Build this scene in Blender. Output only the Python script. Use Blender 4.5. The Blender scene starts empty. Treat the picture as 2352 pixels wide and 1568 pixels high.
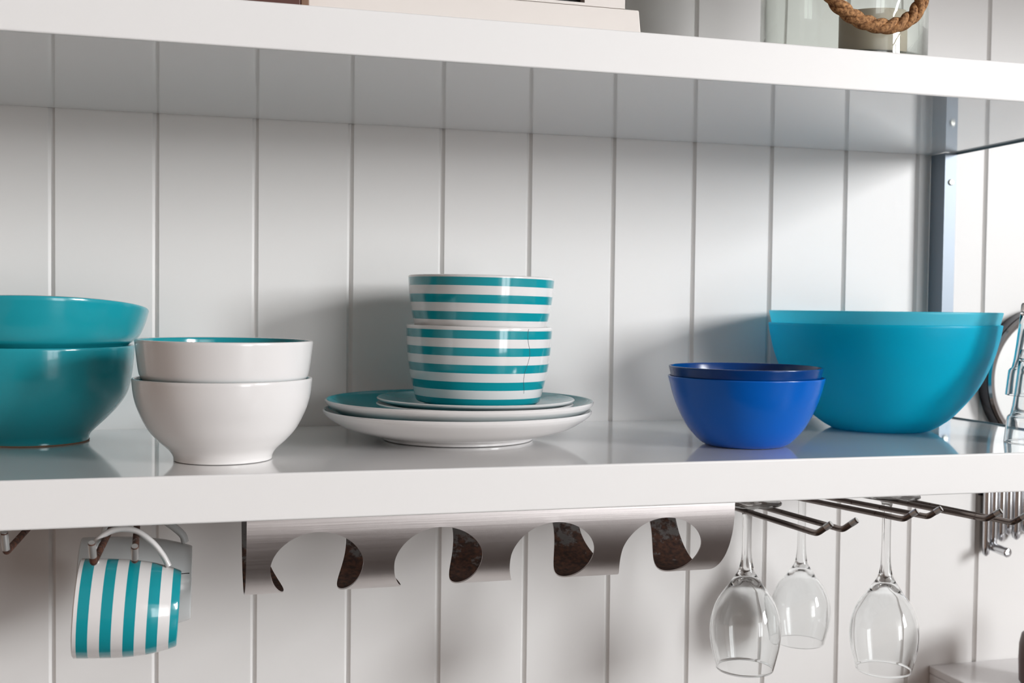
import bpy, bmesh, math, random
from mathutils import Vector, Matrix
random.seed(7)
S = bpy.context.scene
COL = S.collection
PI = math.pi

# ------------------------------------------------------------------ materials
def lin(c):
    return tuple(((v/255)/12.92 if v/255 <= .04045 else ((v/255+.055)/1.055)**2.4) for v in c)

def new_mat(name):
    m = bpy.data.materials.new(name); m.use_nodes = True
    n = m.node_tree.nodes; b = n['Principled BSDF']
    return m, n, m.node_tree.links, b

def principled(name, col, rough=.4, metal=0.0, spec=.5, coat=0.0, coat_rough=.05, trans=0.0, ior=1.45, sub=0.0, subr=(.02, .02, .02)):
    m, n, l, b = new_mat(name)
    b.inputs['Base Color'].default_value = (*col, 1)
    b.inputs['Roughness'].default_value = rough
    b.inputs['Metallic'].default_value = metal
    b.inputs['Specular IOR Level'].default_value = spec
    b.inputs['Coat Weight'].default_value = coat
    b.inputs['Coat Roughness'].default_value = coat_rough
    b.inputs['Transmission Weight'].default_value = trans
    b.inputs['IOR'].default_value = ior
    if sub:
        b.inputs['Subsurface Weight'].default_value = sub
        b.inputs['Subsurface Radius'].default_value = subr
        b.inputs['Subsurface Scale'].default_value = .5
    return m

def add_noise_bump(m, scale, dist, strength=1.0, detail=3, stretch=None):
    n = m.node_tree.nodes; l = m.node_tree.links; b = n['Principled BSDF']
    tc = n.new('ShaderNodeTexCoord'); no = n.new('ShaderNodeTexNoise'); bp = n.new('ShaderNodeBump')
    no.inputs['Scale'].default_value = scale; no.inputs['Detail'].default_value = detail
    if stretch:
        mp = n.new('ShaderNodeMapping'); mp.inputs['Scale'].default_value = stretch
        l.new(tc.outputs['Object'], mp.inputs['Vector']); l.new(mp.outputs['Vector'], no.inputs['Vector'])
    else:
        l.new(tc.outputs['Object'], no.inputs['Vector'])
    bp.inputs['Strength'].default_value = strength; bp.inputs['Distance'].default_value = dist
    l.new(no.outputs['Fac'], bp.inputs['Height']); l.new(bp.outputs['Normal'], b.inputs['Normal'])
    return m

def stripes(name, col_a, col_b, offset, period, width, rough=.12):
    """rings along the object's own Z axis: col_a where (z-offset) mod period < width"""
    m, n, l, b = new_mat(name)
    tc = n.new('ShaderNodeTexCoord'); sp = n.new('ShaderNodeSeparateXYZ')
    l.new(tc.outputs['Object'], sp.inputs[0])
    def math_node(op, v, a=None):
        k = n.new('ShaderNodeMath'); k.operation = op; k.inputs[1].default_value = v
        if a: l.new(a, k.inputs[0])
        return k.outputs[0]
    x = math_node('SUBTRACT', offset, sp.outputs['Z'])
    x = math_node('FLOORED_MODULO', period, x)
    x = math_node('LESS_THAN', width, x)
    mx = n.new('ShaderNodeMix'); mx.data_type = 'RGBA'
    mx.inputs[6].default_value = (*col_b, 1); mx.inputs[7].default_value = (*col_a, 1)
    l.new(x, mx.inputs[0]); l.new(mx.outputs[2], b.inputs['Base Color'])
    b.inputs['Roughness'].default_value = rough
    b.inputs['Coat Weight'].default_value = .3; b.inputs['Coat Roughness'].default_value = .04
    return m

TEAL = (.006, .27, .315)
WHITE = (.72, .70, .69)
M = {}
M['wall'] = add_noise_bump(principled('painted_panelling', (.75, .735, .72), .42, spec=.4), 60, .0004, .35)
M['shelf'] = principled('gloss_white_shelf', (.80, .795, .79), .055, spec=.55, coat=.4)
M['shelf_edge'] = principled('satin_white_shelf_front', (.80, .79, .78), .42, spec=.4)
M['trim_metal'] = principled('dull_blue_grey_metal', lin((88, 108, 114)), .45, metal=.3)
M['galvanised'] = principled('galvanised_metal', lin((124, 133, 143)), .40, metal=.3)
M['screw'] = principled('screw_metal', lin((225, 225, 215)), .3, metal=.6)
M['dark'] = principled('dark_recess', lin((20, 20, 22)), .5)
M['china'] = principled('white_glaze', WHITE, .16, coat=.25)
M['teal'] = principled('teal_glaze', TEAL, .14, coat=.3)
M['teal_bowl'] = add_noise_bump(principled('teal_stoneware', (.010, .29, .35), .17, coat=.35), 120, .0003, .3)
M['clay'] = principled('bare_clay', lin((150, 112, 90)), .8)
M['bowl_stripes'] = stripes('teal_and_white_rings', TEAL, WHITE, .0, .0163, .0079)
M['mug_stripes'] = stripes('mug_teal_and_white_rings', TEAL, WHITE, .0027, .0169, .0083)
M['grey_china'] = principled('pale_grey_glaze', (.62, .64, .64), .2, coat=.2)
M['black'] = principled('black_print', (.006, .006, .007), .35)
M['cobalt'] = principled('cobalt_plastic', (.0003, .105, .48), .22, spec=.38)
M['cobalt_dark'] = principled('cobalt_plastic_upper', (.0003, .040, .19), .2, spec=.4)

def frosted(name, col, mixf, rough):
    m, n, l, b = new_mat(name)
    b.inputs['Base Color'].default_value = (*col, 1); b.inputs['Roughness'].default_value = rough
    tr = n.new('ShaderNodeBsdfTranslucent'); tr.inputs['Color'].default_value = (*col, 1)
    mx = n.new('ShaderNodeMixShader'); mx.inputs[0].default_value = mixf
    l.new(b.outputs[0], mx.inputs[1]); l.new(tr.outputs[0], mx.inputs[2])
    l.new(mx.outputs[0], n['Material Output'].inputs['Surface'])
    return m
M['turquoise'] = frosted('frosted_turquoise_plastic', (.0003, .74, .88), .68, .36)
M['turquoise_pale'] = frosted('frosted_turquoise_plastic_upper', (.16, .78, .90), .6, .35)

def glass(name, col=(1, 1, 1), ior=1.48):
    m = bpy.data.materials.new(name); m.use_nodes = True
    n = m.node_tree.nodes; l = m.node_tree.links; n.remove(n['Principled BSDF'])
    g = n.new('ShaderNodeBsdfGlass'); g.inputs['Color'].default_value = (*col, 1)
    g.inputs['Roughness'].default_value = 0; g.inputs['IOR'].default_value = ior
    l.new(g.outputs[0], n['Material Output'].inputs['Surface'])
    return m
M['glass'] = glass('clear_glass', (.985, .99, .99), 1.46)
M['jar_glass'] = glass('greenish_thick_glass', (.95, .965, .95), 1.45)
M['candle'] = principled('candle_wax', (.78, .68, .55), .5, sub=.2)

def rope_mat():
    m, n, l, b = new_mat('jute_rope')
    tc = n.new('ShaderNodeTexCoord'); no = n.new('ShaderNodeTexNoise'); rp = n.new('ShaderNodeValToRGB')
    no.inputs['Scale'].default_value = 420; no.inputs['Detail'].default_value = 5
    rp.color_ramp.elements[0].color = (*lin((92, 54, 26)), 1); rp.color_ramp.elements[0].position = .3
    rp.color_ramp.elements[1].color = (*lin((196, 146, 96)), 1); rp.color_ramp.elements[1].position = .72
    l.new(tc.outputs['Object'], no.inputs['Vector']); l.new(no.outputs['Fac'], rp.inputs[0])
    l.new(rp.outputs[0], b.inputs['Base Color']); b.inputs['Roughness'].default_value = .85
    bp = n.new('ShaderNodeBump'); bp.inputs['Distance'].default_value = .0008
    l.new(no.outputs['Fac'], bp.inputs['Height']); l.new(bp.outputs['Normal'], b.inputs['Normal'])
    return m
M['rope'] = rope_mat()

def rusty(name, base, amount, rough, metal=.9, rust=((58, 30, 18), (98, 56, 34)), scale=90, vertical=None):
    """metal with patches of rust; vertical=(z0,z1) makes rust thicker towards z0"""
    m, n, l, b = new_mat(name)
    tc = n.new('ShaderNodeTexCoord'); no = n.new('ShaderNodeTexNoise'); no.inputs['Scale'].default_value = scale
    no.inputs['Detail'].default_value = 6; no.inputs['Roughness'].default_value = .65
    l.new(tc.outputs['Object'], no.inputs['Vector'])
    fac = no.outputs['Fac']
    if vertical:
        sp = n.new('ShaderNodeSeparateXYZ'); l.new(tc.outputs['Object'], sp.inputs[0])
        mr = n.new('ShaderNodeMapRange'); mr.inputs['From Min'].default_value = vertical[0]; mr.inputs['From Max'].default_value = vertical[1]
        mr.inputs['To Min'].default_value = .22; mr.inputs['To Max'].default_value = -.2
        l.new(sp.outputs['Z'], mr.inputs['Value'])
        ad = n.new('ShaderNodeMath'); l.new(fac, ad.inputs[0]); l.new(mr.outputs[0], ad.inputs[1]); fac = ad.outputs[0]
    rp = n.new('ShaderNodeValToRGB'); l.new(fac, rp.inputs[0])
    rp.color_ramp.elements[0].position = 1-amount-.04; rp.color_ramp.elements[0].color = (0, 0, 0, 1)
    rp.color_ramp.elements[1].position = 1-amount+.04; rp.color_ramp.elements[1].color = (1, 1, 1, 1)
    n2 = n.new('ShaderNodeTexNoise'); n2.inputs['Scale'].default_value = 240; l.new(tc.outputs['Object'], n2.inputs['Vector'])
    rc = n.new('ShaderNodeValToRGB'); l.new(n2.outputs['Fac'], rc.inputs[0])
    rc.color_ramp.elements[0].position = .35; rc.color_ramp.elements[0].color = (*lin(rust[0]), 1)
    rc.color_ramp.elements[1].position = .65; rc.color_ramp.elements[1].color = (*lin(rust[1]), 1)
    mx = n.new('ShaderNodeMix'); mx.data_type = 'RGBA'; mx.inputs[6].default_value = (*base, 1)
    l.new(rp.outputs[0], mx.inputs[0]); l.new(rc.outputs[0], mx.inputs[7]); l.new(mx.outputs[2], b.inputs['Base Color'])
    mm = n.new('ShaderNodeMapRange'); mm.inputs['To Min'].default_value = metal; mm.inputs['To Max'].default_value = 0.05
    l.new(rp.outputs[0], mm.inputs['Value']); l.new(mm.outputs[0], b.inputs['Metallic'])
    mr2 = n.new('ShaderNodeMapRange'); mr2.inputs['To Min'].default_value = rough; mr2.inputs['To Max'].default_value = .8
    l.new(rp.outputs[0], mr2.inputs['Value']); l.new(mr2.outputs[0], b.inputs['Roughness'])
    return m
M['rod_rust'] = rusty('rusted_rod', (.20, .15, .13), .62, .38, metal=.8, rust=((44, 22, 14), (92, 54, 36)), scale=160)
M['rod'] = rusty('tarnished_rod', (.17, .14, .125), .36, .28, metal=.95, rust=((46, 28, 20), (84, 56, 42)), scale=160)
M['rod_tip'] = principled('worn_bright_tip', (.50, .50, .49), .3, metal=.7)
M['rail_in'] = rusty('rusty_inside', (.16, .148, .142), .5, .45, metal=.6, scale=75, rust=((38, 21, 14), (76, 46, 31)), vertical=(-.072, -.01))

def brushed():
    m, n, l, b = new_mat('brushed_steel')
    b.inputs['Base Color'].default_value = (.64, .60, .59, 1); b.inputs['Metallic'].default_value = 1
    tc = n.new('ShaderNodeTexCoord'); mp = n.new('ShaderNodeMapping'); mp.inputs['Scale'].default_value = (12, 900, 900)
    no = n.new('ShaderNodeTexNoise'); no.inputs['Scale'].default_value = 1; no.inputs['Detail'].default_value = 3
    l.new(tc.outputs['Object'], mp.inputs['Vector']); l.new(mp.outputs['Vector'], no.inputs['Vector'])
    mr = n.new('ShaderNodeMapRange'); mr.inputs['To Min'].default_value = .30; mr.inputs['To Max'].default_value = .46
    l.new(no.outputs['Fac'], mr.inputs['Value']); l.new(mr.outputs[0], b.inputs['Roughness'])
    bp = n.new('ShaderNodeBump'); bp.inputs['Distance'].default_value = .00006; bp.inputs['Strength'].default_value = .6
    l.new(no.outputs['Fac'], bp.inputs['Height']); l.new(bp.outputs['Normal'], b.inputs['Normal'])
    b.inputs['Anisotropic'].default_value = .5
    return m
M['rail_out'] = brushed()
M['chrome'] = principled('chrome', (.62, .63, .65), .12, metal=1)
M['dark_chrome'] = principled('dark_chrome', (.10, .10, .11), .25, metal=.9)
M['painted_wood'] = add_noise_bump(principled('white_painted_wood', (.72, .67, .63), .55), 40, .0006, .4)
M['brown_wood'] = add_noise_bump(principled('dark_brown_wood', lin((86, 52, 44)), .5), 40, .0006, .4)
M['tan_wood'] = principled('lighter_brown_wood', lin((124, 94, 74)), .55)
M['canister'] = principled('dark_brown_lacquer', lin((84, 62, 58)), .4)
M['cabinet'] = principled('white_laminate', (.72, .70, .70), .22)
M['clock_face'] = principled('white_dial', (.80, .80, .78), .3)
M['floor'] = add_noise_bump(principled('dark_floor', lin((74, 66, 62)), .4), 12, .001, .4)
M['window_paint'] = principled('window_paint', (.8, .8, .8), .4)

# ------------------------------------------------------------------ helpers
def link(o, parent=None):
    COL.objects.link(o)
    if parent: o.parent = parent
    return o

def mesh_obj(name, bm, mats, parent=None, smooth=True, bevel=None, loc=None, rot=None, sharp=40):
    me = bpy.data.meshes.new(name)
    bmesh.ops.recalc_face_normals(bm, faces=bm.faces)
    bm.to_mesh(me); bm.free()
    if not isinstance(mats, (list, tuple)): mats = [mats]
    for m in mats: me.materials.append(m)
    if smooth:
        for p in me.polygons: p.use_smooth = True
        me.set_sharp_from_angle(angle=math.radians(sharp))
    o = bpy.data.objects.new(name, me); link(o, parent)
    if bevel:
        b = o.modifiers.new('Bevel', 'BEVEL'); b.width = bevel; b.segments = 3; b.limit_method = 'ANGLE'
    if loc is not None: o.location = loc
    if rot is not None: o.rotation_euler = rot
    return o

def tag(o, label, cat, group=None):
    o['label'] = label; o['category'] = cat
    if group: o['group'] = group
    return o

def structure(o):
    o['kind'] = 'structure'; return o

def thing(name, label, cat, loc, rot=(0, 0, 0), group=None):
    o = bpy.data.objects.new(name, None); o.empty_display_size = .02
    link(o); o.location = loc; o.rotation_euler = rot
    return tag(o, label, cat, group)

def box(bm, x0, x1, y0, y1, z0, z1, mi=0):
    v = [bm.verts.new(p) for p in ((x0, y0, z0), (x1, y0, z0), (x1, y1, z0), (x0, y1, z0), (x0, y0, z1), (x1, y0, z1), (x1, y1, z1), (x0, y1, z1))]
    for f in ((0, 3, 2, 1), (4, 5, 6, 7), (0, 1, 5, 4), (1, 2, 6, 5), (2, 3, 7, 6), (3, 0, 4, 7)):
        bm.faces.new([v[i] for i in f]).material_index = mi

def prism_x(bm, yz, x0, x1):
    a = [bm.verts.new((x0, y, z)) for y, z in yz]; b = [bm.verts.new((x1, y, z)) for y, z in yz]
    n = len(yz)
    for i in range(n): bm.faces.new((a[i], a[(i+1) % n], b[(i+1) % n], b[i]))
    bm.faces.new(a[::-1]); bm.faces.new(b)

def lathe(bm, prof, n=96, mi=None):
    """prof: (r,z) points from axis to axis or a closed ring; mi: material per segment"""
    rings = []
    for r, z in prof:
        if r < 1e-6: rings.append([bm.verts.new((0, 0, z))])
        else: rings.append([bm.verts.new((r*math.cos(2*PI*k/n), r*math.sin(2*PI*k/n), z)) for k in range(n)])
    for i in range(len(rings)-1):
        a, b = rings[i], rings[i+1]; m = mi[i] if mi else 0
        for k in range(n):
            k2 = (k+1) % n
            if len(a) == 1 and len(b) == 1: continue
            if len(a) == 1: f = bm.faces.new((a[0], b[k], b[k2]))
            elif len(b) == 1: f = bm.faces.new((a[k], b[0], a[k2]))
            else: f = bm.faces.new((a[k], a[k2], b[k2], b[k]))
            f.material_index = m
    return rings

def smooth_curve(pts, sub=8):
    """Catmull-Rom through 2-D or 3-D points"""
    P = [Vector(p) for p in pts]; out = []
    for i in range(len(P)-1):
        p0 = P[i-1] if i else P[0]*2-P[1]; p1, p2 = P[i], P[i+1]
        p3 = P[i+2] if i+2 < len(P) else P[-1]*2-P[-2]
        for k in range(sub):
            t = k/sub
            out.append(.5*((2*p1)+(p2-p0)*t+(2*p0-5*p1+4*p2-p3)*t*t+(3*p1-p0-3*p2+p3)*t**3))
    out.append(P[-1]); return out

def tube(bm, path, rad, n=16, cap=True, flat=None, mi=0):
    """round tube along a path; rad number or per-point list; flat=(a,b) scales the two section axes"""
    P = [Vector(p) for p in path]; rings = []
    t0 = (P[1]-P[0]).normalized()
    ref = Vector((0, 0, 1)) if abs(t0.z) < .9 else Vector((0, 1, 0))
    nrm = (ref - t0*ref.dot(t0)).normalized()
    for i, p in enumerate(P):
        t = (P[min(i+1, len(P)-1)]-P[max(i-1, 0)]).normalized()
        nrm = (nrm - t*nrm.dot(t)).normalized(); bn = t.cross(nrm)
        r = rad[i] if isinstance(rad, (list, tuple)) else rad
        fa, fb = flat if flat else (1, 1)
        rings.append([bm.verts.new(p+nrm*(r*fa*math.cos(2*PI*k/n))+bn*(r*fb*math.sin(2*PI*k/n))) for k in range(n)])
    for a, b in zip(rings, rings[1:]):
        for k in range(n): bm.faces.new((a[k], a[(k+1) % n], b[(k+1) % n], b[k])).material_index = mi
    if cap:
        bm.faces.new(rings[0][::-1]).material_index = mi; bm.faces.new(rings[-1]).material_index = mi
    return rings

# ------------------------------------------------------------------ fixed heights of the place
D = .3344                       # depth of both shelves
UB, UT = .1871, .2229           # upper shelf underside / top
LT, LB = -.1373, -.1742         # lower shelf top / bottom of its front lip
XR = 1.0335                     # right end of the shelves

# ------------------------------------------------------------------ room shell
bm = bmesh.new()
xs = [(-1.1, 0.0)]
for i in range(-10, 45):
    c = i*.1-.0017
    xs += [(c-.0034, 0.0), (c-.0006, .0042), (c+.0006, .0042), (c+.0034, 0.0)]
xs = [p for p in xs if p[0] < 4.2]+[(4.22, 0.0)]
zs = (-1.35, 2.0)
va = [[bm.verts.new((x, y, z)) for x, y in xs] for z in zs]
for k in range(len(xs)-1): bm.faces.new((va[0][k], va[0][k+1], va[1][k+1], va[1][k]))
vb = [[bm.verts.new((x, .03, z)) for x in (xs[0][0], xs[-1][0])] for z in zs]
bm.faces.new((vb[0][1], vb[0][0], vb[1][0], vb[1][1]))
w = mesh_obj('wall_back', bm, M['wall'], smooth=False); structure(w)

bm = bmesh.new()     # side wall with the window opening that lights the shelves
WY0, WY1, WZ0, WZ1, WX = -4.95, -2.95, .30, 1.75, 4.2
box(bm, WX, WX+.1, -6.0, WY0, -1.35, 2.0); box(bm, WX, WX+.1, WY1, .03, -1.35, 2.0)
box(bm, WX, WX+.1, WY0, WY1, -1.35, WZ0); box(bm, WX, WX+.1, WY0, WY1, WZ1, 2.0)
structure(mesh_obj('wall_right', bm, M['wall'], smooth=False))
bm = bmesh.new()
f = .05
box(bm, WX+.02, WX+.07, WY0, WY0+f, WZ0, WZ1); box(bm, WX+.02, WX+.07, WY1-f, WY1, WZ0, WZ1)
box(bm, WX+.02, WX+.07, WY0+f, WY1-f, WZ0, WZ0+f); box(bm, WX+.02, WX+.07, WY0+f, WY1-f, WZ1-f, WZ1)
ym = (WY0+WY1)/2
box(bm, WX+.02, WX+.07, ym-.03, ym+.03, WZ0+f, WZ1-f)
zm = WZ0+(WZ1-WZ0)*.62
box(bm, WX+.03, WX+.06, WY0+f, ym-.03, zm-.015, zm+.015); box(bm, WX+.03, WX+.06, ym+.03, WY1-f, zm-.015, zm+.015)
structure(mesh_obj('window_1', bm, M['window_paint'], smooth=False))
bm = bmesh.new()     # front wall (behind the photographer, to the right) with a glazed door
DX0, DX1, DZ1, DY = 2.15, 3.75, 1.05, -5.6
box(bm, 1.6, DX0, DY-.1, DY, -1.35, 2.0); box(bm, DX1, 4.2, DY-.1, DY, -1.35, 2.0); box(bm, DX0, DX1, DY-.1, DY, DZ1, 2.0)
structure(mesh_obj('wall_front', bm, M['wall'], smooth=False))
bm = bmesh.new()
for x in (DX0, (DX0+DX1)/2-.05, DX1-.08): box(bm, x, x+(.08 if x != (DX0+DX1)/2-.05 else .10), DY-.07, DY-.02, -1.35, DZ1)
for x0, x1 in ((DX0+.08, (DX0+DX1)/2-.05), ((DX0+DX1)/2+.05, DX1-.08)):
    box(bm, x0, x1, DY-.065, DY-.025, -1.35, -1.23); box(bm, x0, x1, DY-.065, DY-.025, DZ1-.1, DZ1); box(bm, x0, x1, DY-.06, DY-.03, .10, .13)
structure(mesh_obj('door_1', bm, M['window_paint'], smooth=False))
bm = bmesh.new()     # unseen box added over the shelves to shade the wall above them
box(bm, -1.1, 1.9, -.60, -.0006, .43, .80)
structure(mesh_obj('added_shade_box', bm, M['wall'], smooth=False))
bm = bmesh.new(); box(bm, -1.1, 4.3, -6.0, .03, -1.40, -1.35)
structure(mesh_obj('floor', bm, M['floor'], smooth=False))

# ------------------------------------------------------------------ shelves and post
def front_face(o):             # the satin-painted front lip
    for p in o.data.polygons:
        if p.normal.y < -.9 and p.center.y < -D+.001: p.material_index = 1
t = thing('shelf', 'upper white gloss shelf, seen from below, with its front edge across the top', 'shelf', (0, 0, UB), group='white wall shelves')
bm = bmesh.new(); box(bm, -1.0, XR, -D, -.0008, 0, UT-UB)
front_face(mesh_obj('shelf_board', bm, [M['shelf'], M['shelf_edge']], t, bevel=.0016))
bm = bmesh.new(); box(bm, XR, XR+.0018, -D+.002, -.0008, -.0022, UT-UB-.002)
mesh_obj('edge_strip', bm, M['trim_metal'], t)['label'] = 'thin dark metal strip on the right end'

t = thing('shelf', 'lower white gloss shelf carrying the stacked bowls and plates', 'shelf', (0, 0, LT), group='white wall shelves')
bm = bmesh.new()
prism_x(bm, [(-D, 0), (-.0008, 0), (-.0008, -.014), (-D+.016, -.014), (-D+.016, LB-LT), (-D, LB-LT)], -1.0, XR)
front_face(mesh_obj('shelf_board', bm, [M['shelf'], M['shelf_edge']], t, bevel=.0016))
bm = bmesh.new(); box(bm, XR, XR+.0018, -D+.002, -.0008, -.014, .0015)
mesh_obj('edge_strip', bm, M['trim_metal'], t)['label'] = 'thin dark metal strip on the right end'

t = thing('shelf_post', 'angled grey metal post at the right between both white shelves', 'post', (1.0172, -.029, LT))
bm = bmesh.new()
hgt = UB-LT
yz = [(0, 0), (.0163, 0), (.0163, .0014), (.0014, .0014), (.0014, .028), (0, .028)]
a = [bm.verts.new((x, y, 0.0006)) for x, y in yz]; b = [bm.verts.new((x, y, hgt-.0006)) for x, y in yz]
for i in range(6): bm.faces.new((a[i], a[(i+1) % 6], b[(i+1) % 6], b[i]))
bm.faces.new(a[::-1]); bm.faces.new(b)
mesh_obj('angle_bar', bm, M['galvanised'], t, smooth=False)
for z in (.151, -.112):
    bm = bmesh.new()
    lathe(bm, [(0, 0), (.0038, 0), (.0038, .0008), (.0030, .0019), (.0007, .0022), (.0006, .0012), (0, .0012)], 32)
    mesh_obj('screw', bm, M['screw'], t, loc=(.0086, -.0001, z-LT), rot=(PI/2, 0, 0))

# ------------------------------------------------------------------ crockery
def bowl(name, label, x, y, z, outer, thick, mats, rot=(0, 0, 0), group=None, cat='bowl', foot=None, rim=.5, inner_z=None):
    """outer: (r,h) from foot to rim.  mats: [outside, inside]; returns a thing with a body and an inside"""
    out = smooth_curve(outer, 6)
    o = [(p[0], p[1]) for p in out]
    inn = []
    for i, (r, h) in enumerate(o):
        a = Vector(o[max(i-1, 0)]); b = Vector(o[min(i+1, len(o)-1)]); tn = (b-a)
        nm = Vector((tn.y, -tn.x)).normalized() if tn.length > 1e-9 else Vector((1, 0))
        inn.append((r-nm.x*thick, h-nm.y*thick))
    floor_h = inner_z if inner_z is not None else thick*1.2
    inn = [p for p in inn if p[1] > floor_h+.002 and p[0] > 0]
    top = o[-1]
    prof = [(0, .0012), (o[0][0]-.005, .0012), (o[0][0]-.004, 0)]+o
    n_out = len(prof)-1
    ri = inn[-1]
    # rounded rim
    cx = (top[0]+top[0]-thick)/2
    prof += [(top[0]-thick*.12, top[1]+thick*.30), (cx, top[1]+thick*.42), (top[0]-thick*.88, top[1]+thick*.30)]
    n_rim = len(prof)-1
    prof += [(top[0]-thick, top[1])]
    inner = [p for p in inn[::-1] if p[1] < top[1]-.0005 and p[0] < top[0]-thick+.004]
    prof += inner
    last = inner[-1] if inner else (top[0]-thick, top[1])
    prof += [(last[0]*.9, floor_h+.0008), (last[0]*.75, floor_h), (0, floor_h)]
    mi = [0]*(len(prof)-1)
    for i in range(n_rim, len(mi)): mi[i] = 1
    bm = bmesh.new(); lathe(bm, prof, 112, mi)
    ob = mesh_obj(name, bm, mats, loc=(x, y, z), rot=rot, sharp=50)
    return tag(ob, label, cat, group)

# white bowls with turquoise inside (front left)
wx, wy = .1629, -.2448
bowl('bowl', 'white ceramic bowl with turquoise inside, resting in the white bowl beneath it', wx+.0010, wy, LT+.0125,
     [(.034, 0), (.036, .006), (.048, .020), (.060, .038), (.0650, .052), (.0682, .0576), (.0696, .063), (.0714, .076), (.0726, .0865)], .0030,
     [M['china'], M['teal']], rot=(.0, .006, 0), group='white bowls')
b_ = bowl('bowl', 'plain white footed ceramic bowl at the bottom of the white pair', wx, wy, LT,
     [(.0402, .0006), (.0408, .004), (.0442, .0092), (.0525, .0168), (.0605, .0262), (.0680, .0410), (.0718, .0540), (.0734, .0675)], .0028,
     [M['china'], M['teal']], group='white bowls')
# big teal bowls at the left edge
tx, ty = -.0053, -.0918
ub = bowl('bowl', 'large flared teal bowl on top of the teal stack at the left edge', tx+.0030, ty-.0010, LT+.0320,
     [(.030, 0), (.040, .012), (.055, .030), (.066, .044), (.0745, .0530), (.0805, .0590), (.0860, .0625), (.0903, .0675), (.0952, .0790), (.0984, .0905)], .0042,
     [M['teal_bowl'], M['teal']], group='teal bowls', inner_z=.006)
for v in ub.data.vertices:      # its rim climbs towards the front
    k = max(0.0, (v.co.z-.0600)/.0305); v.co.z -= .111*v.co.y*min(k, 1.1)
tb = bowl('bowl', 'large teal footed bowl at the bottom of the stack at the left edge', tx, ty, LT,
     [(.0476, .0008), (.0478, .004), (.0495, .0075), (.0550, .0130), (.0648, .0222), (.0750, .0336), (.0822, .0455), (.0858, .0600), (.0877, .076), (.0886, .0885)], .0040,
     [M['teal_bowl'], M['teal']], group='teal bowls')
bm = bmesh.new(); lathe(bm, [(.0440, .0002), (.0479, .0002), (.0482, .0012), (.0440, .0012), (.0440, .0002)], 96)
mesh_obj('foot_ring', bm, M['clay'], tb)['label'] = 'unglazed brown foot ring'

# plates and saucers
def plate(label, z, R, foot_r, h, bottom, group, x, y, rot=(0, 0, 0), prof=None, cat='plate', name='plate'):
    o = [(p[0], p[1]) for p in smooth_curve(prof, 6)]
    th = bottom
    inner = []
    for r, zz in o[::-1]:
        if r < foot_r*.9: continue
        inner.append((r-.0012, zz+th))
    p = [(0, .001), (foot_r-.004, .001), (foot_r-.003, 0)]+o
    n_o = len(p)-1
    p += [(R+.0004, h+th*.55), (R-.0006, h+th*.95)]
    n_r = len(p)-1
    p += [q for q in inner if q[0] < R-.0012]
    zf = inner[-1][1]
    p += [(foot_r*.8, zf-.0004), (0, zf-.0004)]
    mi = [0]*(len(p)-1)
    for i in range(n_r, len(mi)): mi[i] = 1
    bm = bmesh.new(); lathe(bm, p, 144, mi)
    ob = mesh_obj(name, bm, [M['china'], M['teal']], loc=(x, y, z), rot=rot, sharp=50)
    return tag(ob, label, cat, group)
PP = [(.0734, .0004), (.0745, .0035), (.0850, .0055), (.0985, .0085), (.1115, .0128), (.1220, .0188), (.1285, .0235), (.1312, .0268)]
plate('white dinner plate with teal top at the very bottom of the plate stack', LT+.0003, .1312, .0734, .0268, .0030, 'dinner plates', .3885, -.1372, prof=PP)
plate('white dinner plate with teal top lying on another plate, under the saucers', LT+.0096, .1312, .0734, .0268, .0030, 'dinner plates', .3905, -.1366, rot=(0, .003, 0), prof=PP)
SP = [(.050, .0004), (.052, .0075), (.064, .0088), (.080, .0106), (.091, .0138), (.0965, .0168)]
plate('small teal and white saucer lying in the top dinner plate, under another saucer', LT+.0172, .0965, .050, .0168, .0024, 'saucers', .4045, -.142, prof=SP, cat='saucer', name='saucer')
SP2 = [(.050, .0002), (.052, .0008), (.064, .0020), (.080, .0040), (.091, .0072), (.0968, .0098)]
plate('small teal and white saucer on top of the plate stack, directly under the striped bowls', LT+.0290, .0968, .050, .0098, .0024, 'saucers', .4055, -.141, rot=(0, .004, 0), prof=SP2, cat='saucer', name='saucer')

# striped bowls
sx, sy, sz = .4110, -.1260, LT+.0353
def striped(label, x, y, z, outer, rot, shift):
    o = bowl('bowl', label, x, y, z, outer, .0036, [M['bowl_stripes'], M['china']], rot=rot, group='striped bowls')
    # the rings are counted from the rim: move the mesh so that the object origin sits at the first ring
    o.data.transform(Matrix.Translation((0, 0, -shift)))
    q = Matrix.Rotation(rot[1], 3, 'Y') @ Matrix.Rotation(rot[0], 3, 'X')
    o.location = Vector((x, y, z)) + q @ Vector((0, 0, shift))
    return o
low = [(.0600, .0004), (.0622, .003), (.0655, .016), (.0688, .031), (.0712, .048), (.0722, .062), (.0728, .0745)]
up = [(.050, .0), (.055, .010), (.061, .030), (.0645, .0440), (.0668, .0520), (.0690, .0625), (.0713, .077), (.0726, .0925), (.0728, .0955)]
# rim at h_top: rings start 2.2 mm under the rim: z = h_top-.0022-.0079 is a ring's lower edge
sb = striped('teal and white striped bowl at the bottom of the striped pair, on the saucers', sx, sy, sz, low, (0, .012, 0), .0745-.0022-.0079-.0163*3)
ca = math.radians(-62.5); cz = .0745-.0022-.0079-.0163*3
bm = bmesh.new(); tube(bm, [((p[0]+.0001)*math.cos(ca+.03*math.sin(p[1]*160)), (p[0]+.0001)*math.sin(ca+.03*math.sin(p[1]*160)), p[1]-cz) for p in smooth_curve(low, 4) if p[1] > .012], .00018, 6)
mesh_obj('hairline_crack', bm, M['trim_metal'], sb)['label'] = 'thin dark crack running down the side'
striped('teal and white striped bowl on top of the other striped bowl', sx+.0012, sy, sz+.0275, up, (0, .014, 0), .0955-.0008-.0079-.0163*3)

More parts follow.
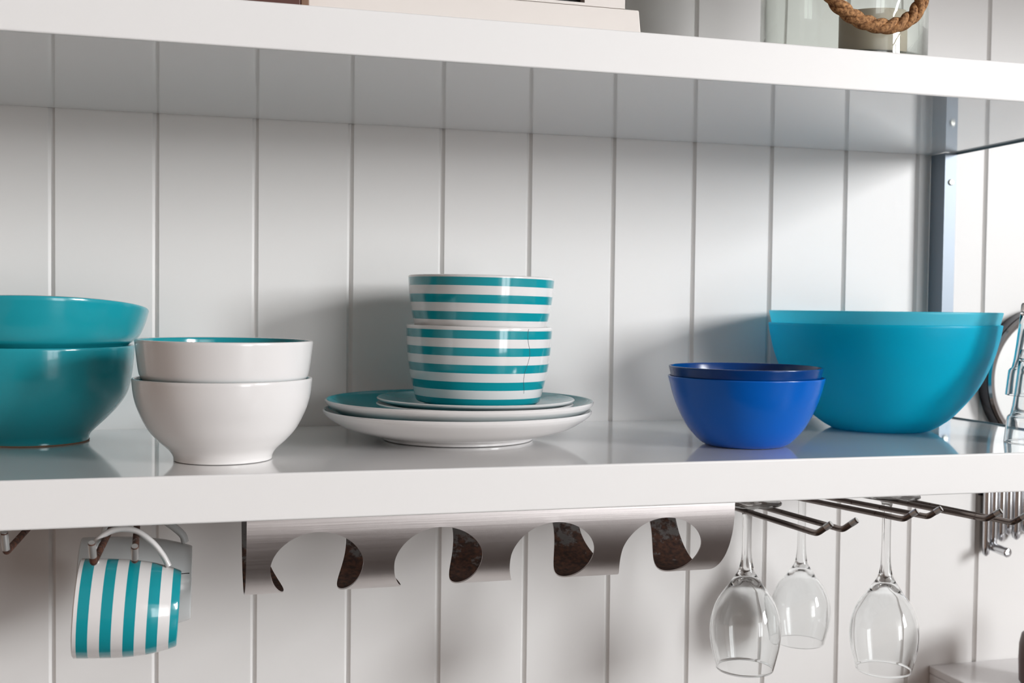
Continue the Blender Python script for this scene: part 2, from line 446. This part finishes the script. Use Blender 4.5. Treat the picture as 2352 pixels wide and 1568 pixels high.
# cobalt plastic bowls
cx, cy = .6501, -.2338
bowl('bowl', 'dark cobalt blue plastic bowl nested in the top of the blue pair', cx-.0008, cy, LT+.0035,
     [(.030, 0), (.036, .003), (.048, .011), (.058, .024), (.0655, .043), (.0702, .0590), (.0716, .0660), (.0729, .0715)], .0020,
     [M['cobalt_dark'], M['cobalt_dark']], group='cobalt bowls')
bowl('bowl', 'bright cobalt blue plastic bowl beneath the darker blue one', cx, cy, LT,
     [(.0365, .0004), (.0385, .0010), (.0445, .0050), (.0545, .0160), (.0625, .030), (.0690, .046), (.0728, .060), (.0743, .0655)], .0020,
     [M['cobalt'], M['cobalt']], group='cobalt bowls')

# frosted turquoise bowls
qx, qy = .8700, -.1262
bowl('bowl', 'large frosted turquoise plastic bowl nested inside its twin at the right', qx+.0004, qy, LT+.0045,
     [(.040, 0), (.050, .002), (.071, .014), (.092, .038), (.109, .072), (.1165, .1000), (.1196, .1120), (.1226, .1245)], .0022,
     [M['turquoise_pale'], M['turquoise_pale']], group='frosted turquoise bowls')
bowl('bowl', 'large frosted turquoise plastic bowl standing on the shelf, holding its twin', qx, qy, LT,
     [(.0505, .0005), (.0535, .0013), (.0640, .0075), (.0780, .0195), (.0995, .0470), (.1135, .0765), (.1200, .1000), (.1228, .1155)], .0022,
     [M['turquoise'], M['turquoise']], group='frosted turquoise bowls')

# ------------------------------------------------------------------ stacked tumblers at the right edge
def tumbler(label, x, y, z):
    """upside-down tumbler, rim at the bottom"""
    outer = [(.0312, 0), (.0309, .004), (.0292, .020), (.0286, .0245), (.0270, .0264), (.0256, .0275), (.0240, .036), (.0222, .050), (.0205, .066), (.0188, .082), (.0182, .0905), (.0172, .0925)]
    inner = [(.0296, 0), (.0292, .004), (.0276, .020), (.0270, .0240), (.0252, .0262), (.0240, .0280), (.0224, .036), (.0206, .050), (.0189, .066), (.0174, .080), (.0150, .0835)]
    prof = [(0, .0925)]+outer[::-1]+[((outer[0][0]+inner[0][0])/2, -.0003)]+inner+[(0, .0838)]
    bm = bmesh.new(); lathe(bm, prof, 80)
    o = mesh_obj('tumbler', bm, M['glass'], loc=(x, y, z), sharp=60)
    return tag(o, label, 'glass', 'stacked tumblers')
gx, gy = .9548, -.2701
tumbler('clear upside-down tumbler standing on the shelf at the right edge, lowest of its stack', gx, gy, LT+.0006)
tumbler('clear upside-down tumbler slid over the other tumbler at the right edge', gx+.0004, gy, LT+.0006+.0470)

# ------------------------------------------------------------------ hooks under the lower shelf
UND = LT-.014                  # underside of the lower shelf
def hook(label, prongs, mat, r=.0026, tl=.0065, group='prong hooks under the lower shelf'):
    """prongs: list of (back, front bend, tip) points"""
    bx = sum(p[0][0] for p in prongs)/len(prongs); by = sum(p[0][1] for p in prongs)/len(prongs)
    t = thing('hook', label, 'hook', (bx, by, UND), group=group)
    O = Vector((bx, by, UND))
    bm = bmesh.new(); xs_ = [p[0][0] for p in prongs]
    box(bm, min(xs_)-bx-.012, max(xs_)-bx+.012, -.014, .014, -.0025, -.0002)
    mesh_obj('mounting_plate', bm, mat, t, smooth=False)
    for back, bend, tip in prongs:
        B, F, T = Vector(back)-O, Vector(bend)-O, Vector(tip)-O
        d = (F-B).normalized(); e = (T-F).normalized()
        top = Vector((B.x, B.y, -.002))
        path = smooth_curve([top, Vector((B.x, B.y, B.z+.010)), B+Vector((0, -.003, .002)), B+d*.010], 5)
        path += [B+(F-B)*k/6 for k in range(1, 6)]
        path += smooth_curve([F-d*.006, F-d*.0018+e*.0004, F+e*.0022, F+e*.006], 4)
        if (T-F).length > .0062: path.append(T)
        bm = bmesh.new(); tube(bm, path, r, 14)
        p_ = mesh_obj('prong', bm, mat, t)
        bm = bmesh.new(); tube(bm, [T-e*tl, T-e*.002, T+e*.0003], [r*1.06, r*1.07, r*.9], 14)
        mesh_obj('prong_tip', bm, M['rod_tip'], p_)['label'] = 'worn bright end'
    return t
zP = -.196
hook('rusty two-prong hook at the far left, cut by the picture edge',
     [((.012, -.10, zP+.004), (.004, -.304, zP), (.0035, -.309, zP+.016)), ((-.016, -.10, zP+.004), (-.040, -.304, zP), (-.041, -.309, zP+.016))], M['rod_rust'], tl=.0145)
hook('rusty two-prong hook holding the striped mug',
     [((.0765, -.11, zP+.005), (.0705, -.355, zP), (.0700, -.363, zP+.0165)), ((.088, -.11, zP+.005), (.0988, -.354, zP), (.0993, -.362, zP+.0125))], M['rod_rust'], tl=.0125)
hook('tarnished two-prong hook right beside the end of the steel rail, holding the nearest wine glass',
     [((.6375, -.05, zP-.007), (.633, -.397, zP+.006), (.641, -.406, zP+.0155)), ((.661, -.05, zP-.007), (.663, -.387, zP+.006), (.671, -.396, zP+.0155))], M['rod'])
hook('tarnished two-prong hook in the middle of the three at the right',
     [((.7225, -.05, zP-.010), (.7325, -.371, zP+.009), (.7405, -.379, zP+.0175)), ((.7545, -.05, zP-.010), (.761, -.365, zP+.009), (.769, -.373, zP+.0175))], M['rod'])
hook('tarnished two-prong hook farthest right, reaching in front of the chrome rods',
     [((.798, -.04, zP-.009), (.809, -.381, zP+.008), (.817, -.390, zP+.0165)), ((.8255, -.04, zP-.009), (.828, -.391, zP+.006), (.836, -.400, zP+.0145))], M['rod'])

# ------------------------------------------------------------------ steel trough rail with cut-outs
RAD = .068; RC = (-.262, -.179)
x_left, x_right = .1795, .5927
hole_c = [.2346, .3330, .4305, .5290]
def half(s):
    u = abs(s-PI*RAD/2)
    if u >= .1005: return 0.0
    if u > .0690:
        return .0365*math.sqrt(max(0, 1-((u-.0690)/.0315)**2))
    k = u/.0690; k = k*k*(3-2*k)
    return .0225+.0140*k
def prof_pt(s, off=0.0):
    if s < 0: return (RC[0]-RAD+off, RC[1]-s)
    if s > PI*RAD: return (RC[0]+RAD-off, RC[1]+(s-PI*RAD))
    a = s/RAD; R = RAD-off
    return (RC[0]-R*math.cos(a), RC[1]-R*math.sin(a))
ss = [-.0045, 0]
mid = PI*RAD/2
us = sorted(set([.1005-(.0315)*(1-math.cos(PI/2*k/26)) for k in range(27)]+[.0690*k/26 for k in range(27)]), reverse=True)
ss += [mid-u for u in us]+[mid+u for u in us[::-1][1:]]
ss += [PI*RAD, PI*RAD+.012, PI*RAD+.0275]
ss = sorted(set(round(v, 6) for v in ss))
bm = bmesh.new()
edges = [None]+hole_c+[None]
NX = 8; TH = .0011
for k in range(5):
    rows_o, rows_i = [], []
    for s in ss:
        h = half(s)
        xl = x_left if k == 0 else hole_c[k-1]+h
        xr_ = x_right if k == 4 else hole_c[k]-h
        o_, i_ = [], []
        for j in range(NX+1):
            x = xl+(xr_-xl)*j/NX
            y, z = prof_pt(s); o_.append(bm.verts.new((x, y-RC[0], z-RC[1])))
            y, z = prof_pt(s, TH); i_.append(bm.verts.new((x, y-RC[0], z-RC[1])))
        rows_o.append(o_); rows_i.append(i_)
    for r in range(len(ss)-1):
        for j in range(NX):
            bm.faces.new((rows_o[r][j], rows_o[r][j+1], rows_o[r+1][j+1], rows_o[r+1][j])).material_index = 0
            bm.faces.new((rows_i[r][j], rows_i[r+1][j], rows_i[r+1][j+1], rows_i[r][j+1])).material_index = 1
        sm = (ss[r]+ss[r+1])/2
        for j, inner_edge in ((0, k > 0), (NX, k < 4)):
            if (not inner_edge) or half(sm) > 0:
                bm.faces.new((rows_o[r][j], rows_o[r+1][j], rows_i[r+1][j], rows_i[r][j])).material_index = 0
    for r in (0, len(ss)-1):
        for j in range(NX): bm.faces.new((rows_o[r][j], rows_o[r][j+1], rows_i[r][j+1], rows_i[r][j])).material_index = 0
bmesh.ops.remove_doubles(bm, verts=bm.verts, dist=2e-6)
rail = mesh_obj('hanging_rail', bm, [M['rail_out'], M['rail_in']], loc=(0, RC[0], RC[1]), sharp=35)
tag(rail, 'curved steel rail with four round cut-outs and rusty inside, under the lower shelf', 'rail')

# ------------------------------------------------------------------ hanging mugs
def mug_mesh(R, L, Rb, th, bm):
    """axis +Z from the rim (z=0) to the base (z=L)"""
    o = [(R, .0), (R*1.002, L*.25), (R*.987, L*.5), (R*.938, L*.70), (R*.895, L*.80), (R*.842, L*.90), (R*.79, L*.975), (R*.765, L*.997), (R*.74, L)]; Rb = R*.74
    o = [(p[0], p[1]) for p in smooth_curve(o, 5)]
    i_ = [(p[0]-th, p[1]) for p in o if p[1] < L*.9]
    p = [(0, L-.0012), (Rb-.006, L-.0012), (Rb-.0045, L)]+o[::-1]+[(R-th*.25, -.0008), (R-th*.75, -.0008)]
    n_o = len(p)-2
    p += i_+[(i_[-1][0]*.8, L-.006), (0, L-.006)]
    mi = [0]*(len(p)-1)
    for k in range(n_o, len(mi)): mi[k] = 1
    lathe(bm, p, 96, mi)

def hanging_mug(label, rim, axis, R, L, Rb, mats, handle_pts, hr, flat, hmat, up=Vector((0, 0, 1))):
    z = Vector(axis).normalized(); x = (up-z*up.dot(z)).normalized(); y = z.cross(x)
    m = Matrix((x, y, z)).transposed().to_4x4(); m.translation = Vector(rim)
    t = thing('mug', label, 'mug', rim, group='hanging mugs')
    t.matrix_world = m
    bm = bmesh.new(); mug_mesh(R, L, Rb, .0036, bm)
    b = mesh_obj('mug_body', bm, mats, t)
    bm = bmesh.new(); tube(bm, smooth_curve(handle_pts, 7), hr, 18, flat=flat)
    mesh_obj('mug_handle', bm, hmat, t)
    return t
# handle points in mug space: x = away from the wall of the mug, z = along the axis
mug = hanging_mug('teal and white striped mug hanging on its side by its handle', (.0520, -.2775, -.2482), (1, 0, -.062), .0385, .0765, .0318,
            [M['mug_stripes'], M['china']],
            [(.0365, .006, .0120), (.0440, .004, .0090), (.0530, .002, .0105), (.0605, .000, .0190), (.0632, -.001, .0295), (.0612, -.001, .0405), (.0535, .000, .0520), (.0435, .001, .0610), (.0345, .002, .0665)],
            [.0034]*64+[.0040], (.72, 1.25), M['china'])
grey = hanging_mug('plain pale grey mug hanging behind the striped mug', (.0420, -.155, -.2600), (1, 0, -.02), .0425, .0945, .0400,
            [M['grey_china'], M['grey_china']],
            [(.040, 0, .020), (.052, 0, .020), (.066, 0, .030), (.0700, 0, .044), (.0660, 0, .058), (.0555, 0, .072), (.0445, 0, .085), (.037, 0, .088)],
            .0048, (.7, 1.3), M['grey_china'])
bm = bmesh.new()
arc = [((.0425*(.905-.135*t)+.0002)*math.cos(1.20-.16*t+.06*t*t), (.0425*(.905-.135*t)+.0002)*math.sin(1.20-.16*t+.06*t*t), .0945*(.785+.195*t)) for t in [k/12 for k in range(13)]]
tube(bm, arc, .0007, 8)
mesh_obj('printed_line', bm, M['black'], grey)['label'] = 'thin black curved line printed on the mug'

# ------------------------------------------------------------------ wine glasses hanging upside down
def wine_glass(label, x, y, ztop, stem, s=1.0, bowl_h=.098):
    """object Z runs downward from the foot (0) to the rim"""
    S0 = stem+.004
    B = lambda k: S0+bowl_h*k
    outer = [(.0315, 0), (.0320, .0012), (.0300, .0022), (.016, .0040), (.0075, .0070), (.0050, .0120), (.0044, .024), (.0044, S0*.62), (.0049, S0*.85), (.0062, B(-.02)), (.0085, B(.055)), (.0130, B(.125)), (.0172, B(.19)),
             (.0262, B(.32)), (.0318, B(.47)), (.0338, B(.62)), (.0328, B(.76)), (.0302, B(.88)), (.0272, B(1.0))]
    o = [(p[0]*s, p[1]) for p in smooth_curve(outer, 5)]
    inn = [(.0260, B(1.0)), (.0290, B(.88)), (.0316, B(.76)), (.0326, B(.62)), (.0306, B(.47)), (.0248, B(.33)), (.0165, B(.215)), (.0090, B(.150)), (.0040, B(.118)), (0, B(.110))]
    i_ = [(max(0, p[0]*s), p[1]) for p in smooth_curve(inn, 5)]; i_[-1] = (0, i_[-1][1])
    prof = [(0, 0)]+o+[(.0266*s, B(1.006))]+i_
    bm = bmesh.new(); lathe(bm, [(r, -z) for r, z in prof], 72)
    g = mesh_obj('wine_glass', bm, M['glass'], loc=(x, y, ztop), sharp=60)
    return tag(g, label, 'glass', 'hanging wine glasses')
wine_glass('nearest wine glass hanging upside down, right beside the steel rail', .6487, -.245, -.1900, .0590)
wine_glass('rear wine glass hanging upside down near the wall, between the other two', .8093, -.0680, -.1985, .0920, bowl_h=.094)
wine_glass('rightmost wine glass hanging upside down by its long stem', .8125, -.2280, -.1915, .0765)

# ------------------------------------------------------------------ things on the wall at the right
t = thing('wall_clock', 'round white-faced dial with a metal rim on the wall behind the turquoise bowls', 'clock', (1.1842, -.0004, -.0916))
bm = bmesh.new(); lathe(bm, [(0, 0), (.0905, 0), (.0905, .0165), (.0885, .0175), (0, .0175)], 96)
mesh_obj('clock_case', bm, M['dark_chrome'], t, rot=(PI/2, 0, 0))
bm = bmesh.new(); lathe(bm, [(.0800, .0172), (.0898, .0172), (.0905, .0195), (.0880, .0222), (.0835, .0215), (.0800, .0185), (.0800, .0172)], 96)
mesh_obj('clock_rim', bm, M['chrome'], t, rot=(PI/2, 0, 0))
bm = bmesh.new(); lathe(bm, [(0, .0176), (.0812, .0176), (.0812, .0186), (0, .0190)], 96)
mesh_obj('clock_dial', bm, M['clock_face'], t, rot=(PI/2, 0, 0))

t = thing('utensil_rack', 'cluster of upright chrome rods on the wall at the lower right edge', 'rack', (1.098, -.0006, -.18))
bm = bmesh.new(); box(bm, 0, .128, -.003, 0, -.060, .02)
mesh_obj('back_plate', bm, M['dark_chrome'], t, smooth=False)
rods = [(.006, .0052, -.136), (.0165, .0054, -.124), (.0275, .0056, -.118), (.0385, .0054, -.110), (.050, .0060, -.117), (.062, .0058, -.108), (.074, .0060, -.111), (.0865, .0062, -.112), (.0995, .0064, -.108), (.113, .0062, -.112)]
for x, r, zb in rods:
    bm = bmesh.new()
    path = [(x, -.0045-r, .02), (x, -.0045-r, -.02), (x, -.0045-r, -.055), (x, -.0045-r, zb+.012), (x, -.0045-r, zb+.003), (x, -.0045-r, zb)]
    tube(bm, path, [r*.85, r*.8, r, r*.95, r*.8, r*.3], 16)
    mesh_obj('rod', bm, M['chrome'], t)
bm = bmesh.new(); tube(bm, [(.014, -.004, -.124), (.014, -.040, -.126), (.014, -.0412, -.126)], [.0055, .0058, .0045], 18)
mesh_obj('peg', bm, M['chrome'], t)

t = thing('cabinet', 'white cabinet against the wall, its top corner showing at the lower right', 'cabinet', (1.0315, -.0006, -1.35))
bm = bmesh.new(); box(bm, 0, .9, -.36, 0, 0, .886)
mesh_obj('cabinet_body', bm, M['cabinet'], t, bevel=.002)
bm = bmesh.new(); box(bm, 0, .9, -.362, 0, .8862, .896)
mesh_obj('cabinet_top', bm, M['cabinet'], t, bevel=.0012)
bm = bmesh.new()
lathe(bm, [(0, 0), (.027, 0), (.030, .004), (.031, .030), (.0305, .048), (.028, .060), (.020, .067), (0, .069)], 64)
tag(mesh_obj('canister', bm, M['canister'], loc=(1.1220, -.100, -.4538)), 'dark brown rounded canister on the white cabinet at the lower right edge', 'canister')

# ------------------------------------------------------------------ things on the upper shelf
t = thing('picture_frame', 'white painted wooden frame on a stepped base on the upper shelf', 'frame', (.228, -.28, UT+.0003))
bm = bmesh.new()
p0 = [(0, 0), (.2920, 0), (.2885, .0325), (0, .0325)]
a = [bm.verts.new((x, 0, z)) for x, z in p0]; b = [bm.verts.new((x, .045, z)) for x, z in p0]
for i in range(4): bm.faces.new((a[i], a[(i+1) % 4], b[(i+1) % 4], b[i]))
bm.faces.new(a); bm.faces.new(b[::-1])
mesh_obj('frame_base', bm, M['painted_wood'], t, bevel=.0012)
bm = bmesh.new()
box(bm, .238, .2754, .0005, .030, .0328, .26); box(bm, .0, .045, .0005, .030, .0328, .26)
box(bm, .045, .238, .0005, .030, .0328, .0352); box(bm, .045, .238, .0005, .030, .225, .26)
mesh_obj('frame_border', bm, M['painted_wood'], t, smooth=False)
bm = bmesh.new(); box(bm, .045, .238, .012, .016, .0352, .225)
mesh_obj('dark_pane', bm, M['dark'], t, smooth=False)['label'] = 'black opening of the frame'
t = thing('wooden_box', 'dark brown wooden box at the front of the upper shelf, left of the white frame', 'box', (.1650, -.315, UT+.0003))
bm = bmesh.new(); box(bm, 0, .0545, 0, .08, 0, .07)
mesh_obj('box_body', bm, M['brown_wood'], t, bevel=.001)
bm = bmesh.new(); box(bm, .0547, .0610, 0, .08, 0, .07)
mesh_obj('box_edge', bm, M['tan_wood'], t, bevel=.0008)['label'] = 'lighter brown edge strip'

jx, jy = .7570, -.2180
t = thing('lantern_jar', 'thick clear glass jar with a rope handle on the upper shelf', 'jar', (jx, jy, UT+.0003))
bm = bmesh.new()
lathe(bm, [(0, 0), (.076, 0), (.0795, .003), (.080, .010), (.080, .150), (.074, .172), (.066, .182), (.066, .205), (.060, .205), (.060, .180), (.068, .168), (.0730, .148), (.0730, .014), (.070, .009), (0, .009)], 112)
mesh_obj('glass_jar', bm, M['jar_glass'], t, sharp=60)
rp = [(-.092, -.030, .150), (-.083, -.062, .104), (-.074, -.080, .072), (-.0630, -.0870, .0500), (-.0470, -.0885, .0376), (-.0290, -.0890, .0312), (-.0070, -.0890, .0300), (.0130, -.0885, .0374), (.0255, -.0875, .0515), (.0300, -.0845, .0700), (.0330, -.078, .098), (.036, -.072, .150)]
cl = smooth_curve(rp, 14)
nrm = None
for k in range(3):
    path = []; ln = 0
    for i, p in enumerate(cl):
        tg = (cl[min(i+1, len(cl)-1)]-cl[max(i-1, 0)]).normalized()
        if i: ln += (cl[i]-cl[i-1]).length
        ref = Vector((0, 1, 0)); u_ = (ref-tg*ref.dot(tg)).normalized(); v_ = tg.cross(u_)
        an = -2*PI*ln/.040+2*PI*k/3
        path.append(p+(u_*math.cos(an)+v_*math.sin(an))*.0034)
    bm = bmesh.new(); tube(bm, path, .0039, 12)
    mesh_obj('rope_strand', bm, M['rope'], t)
bm = bmesh.new()
lathe(bm, [(0, 0), (.0315, 0), (.0325, .002), (.0325, .047), (.0312, .0495), (.020, .0485), (0, .0475)], 64)
tag(mesh_obj('candle', bm, M['candle'], loc=(.7905, -.2180, UT+.0097)), 'short beige candle standing inside the glass jar', 'candle')

# ------------------------------------------------------------------ light
L = bpy.data.lights.new('window_daylight', 'AREA'); L.shape = 'RECTANGLE'
L.size = WZ1-WZ0; L.size_y = WY1-WY0; L.energy = 545; L.color = (.97, .985, 1.0)
lo = bpy.data.objects.new('window_daylight', L); link(lo)
lo.location = (WX+.09, (WY0+WY1)/2, (WZ0+WZ1)/2)
lo.rotation_euler = Vector((-1, 0, 0)).to_track_quat('-Z', 'Y').to_euler()

L2 = bpy.data.lights.new('door_daylight', 'AREA'); L2.shape = 'RECTANGLE'
L2.size = DX1-DX0; L2.size_y = DZ1+1.30; L2.energy = 95; L2.color = (.96, .98, 1.0)
lo2 = bpy.data.objects.new('door_daylight', L2); link(lo2)
lo2.location = ((DX0+DX1)/2, DY-.09, (DZ1-1.30)/2)
lo2.rotation_euler = Vector((0, 1, 0)).to_track_quat('-Z', 'Z').to_euler()

W = bpy.data.worlds.new('room_light'); S.world = W; W.use_nodes = True
n = W.node_tree.nodes; l = W.node_tree.links
tc = n.new('ShaderNodeTexCoord'); sp = n.new('ShaderNodeSeparateXYZ'); mr = n.new('ShaderNodeMapRange')
l.new(tc.outputs['Generated'], sp.inputs[0]); l.new(sp.outputs['X'], mr.inputs['Value'])
mr.inputs['From Min'].default_value = -1; mr.inputs['From Max'].default_value = 1
mx = n.new('ShaderNodeMix'); mx.data_type = 'RGBA'; l.new(mr.outputs[0], mx.inputs[0])
mx.inputs[6].default_value = (.90, .61, .45, 1); mx.inputs[7].default_value = (.61, .61, .63, 1)
l.new(mx.outputs[2], n['Background'].inputs['Color']); n['Background'].inputs['Strength'].default_value = .29

# ------------------------------------------------------------------ camera
FPX = 2567.9
yaw, pitch, roll = .2667, -.0315, .0115
F = Vector((math.sin(yaw)*math.cos(pitch), math.cos(yaw)*math.cos(pitch), math.sin(pitch)))
R = Vector((math.cos(yaw), -math.sin(yaw), 0)); U = R.cross(F)
Rr = R*math.cos(roll)+U*math.sin(roll); Ur = -R*math.sin(roll)+U*math.cos(roll)
cam = bpy.data.cameras.new('camera'); cam.sensor_width = 36; cam.lens = 36*FPX/2352
cam.clip_start = .01
co = bpy.data.objects.new('camera', cam); link(co)
mw = Matrix((Rr, Ur, -F)).transposed().to_4x4(); mw.translation = Vector((.1493, -1.2113, -.0064))
co.matrix_world = mw
cam.dof.use_dof = True; cam.dof.focus_distance = .98; cam.dof.aperture_fstop = 9
S.camera = co

S.view_settings.view_transform = 'Standard'; S.view_settings.look = 'None'
S.view_settings.gamma = 1; S.view_settings.use_curve_mapping = False
S.view_settings.exposure = 0.10
S.cycles.max_bounces = 14; S.cycles.transmission_bounces = 14; S.cycles.glossy_bounces = 6; S.cycles.diffuse_bounces = 5
S.cycles.caustics_refractive = True; S.cycles.caustics_reflective = False
S.cycles.sample_clamp_indirect = 6
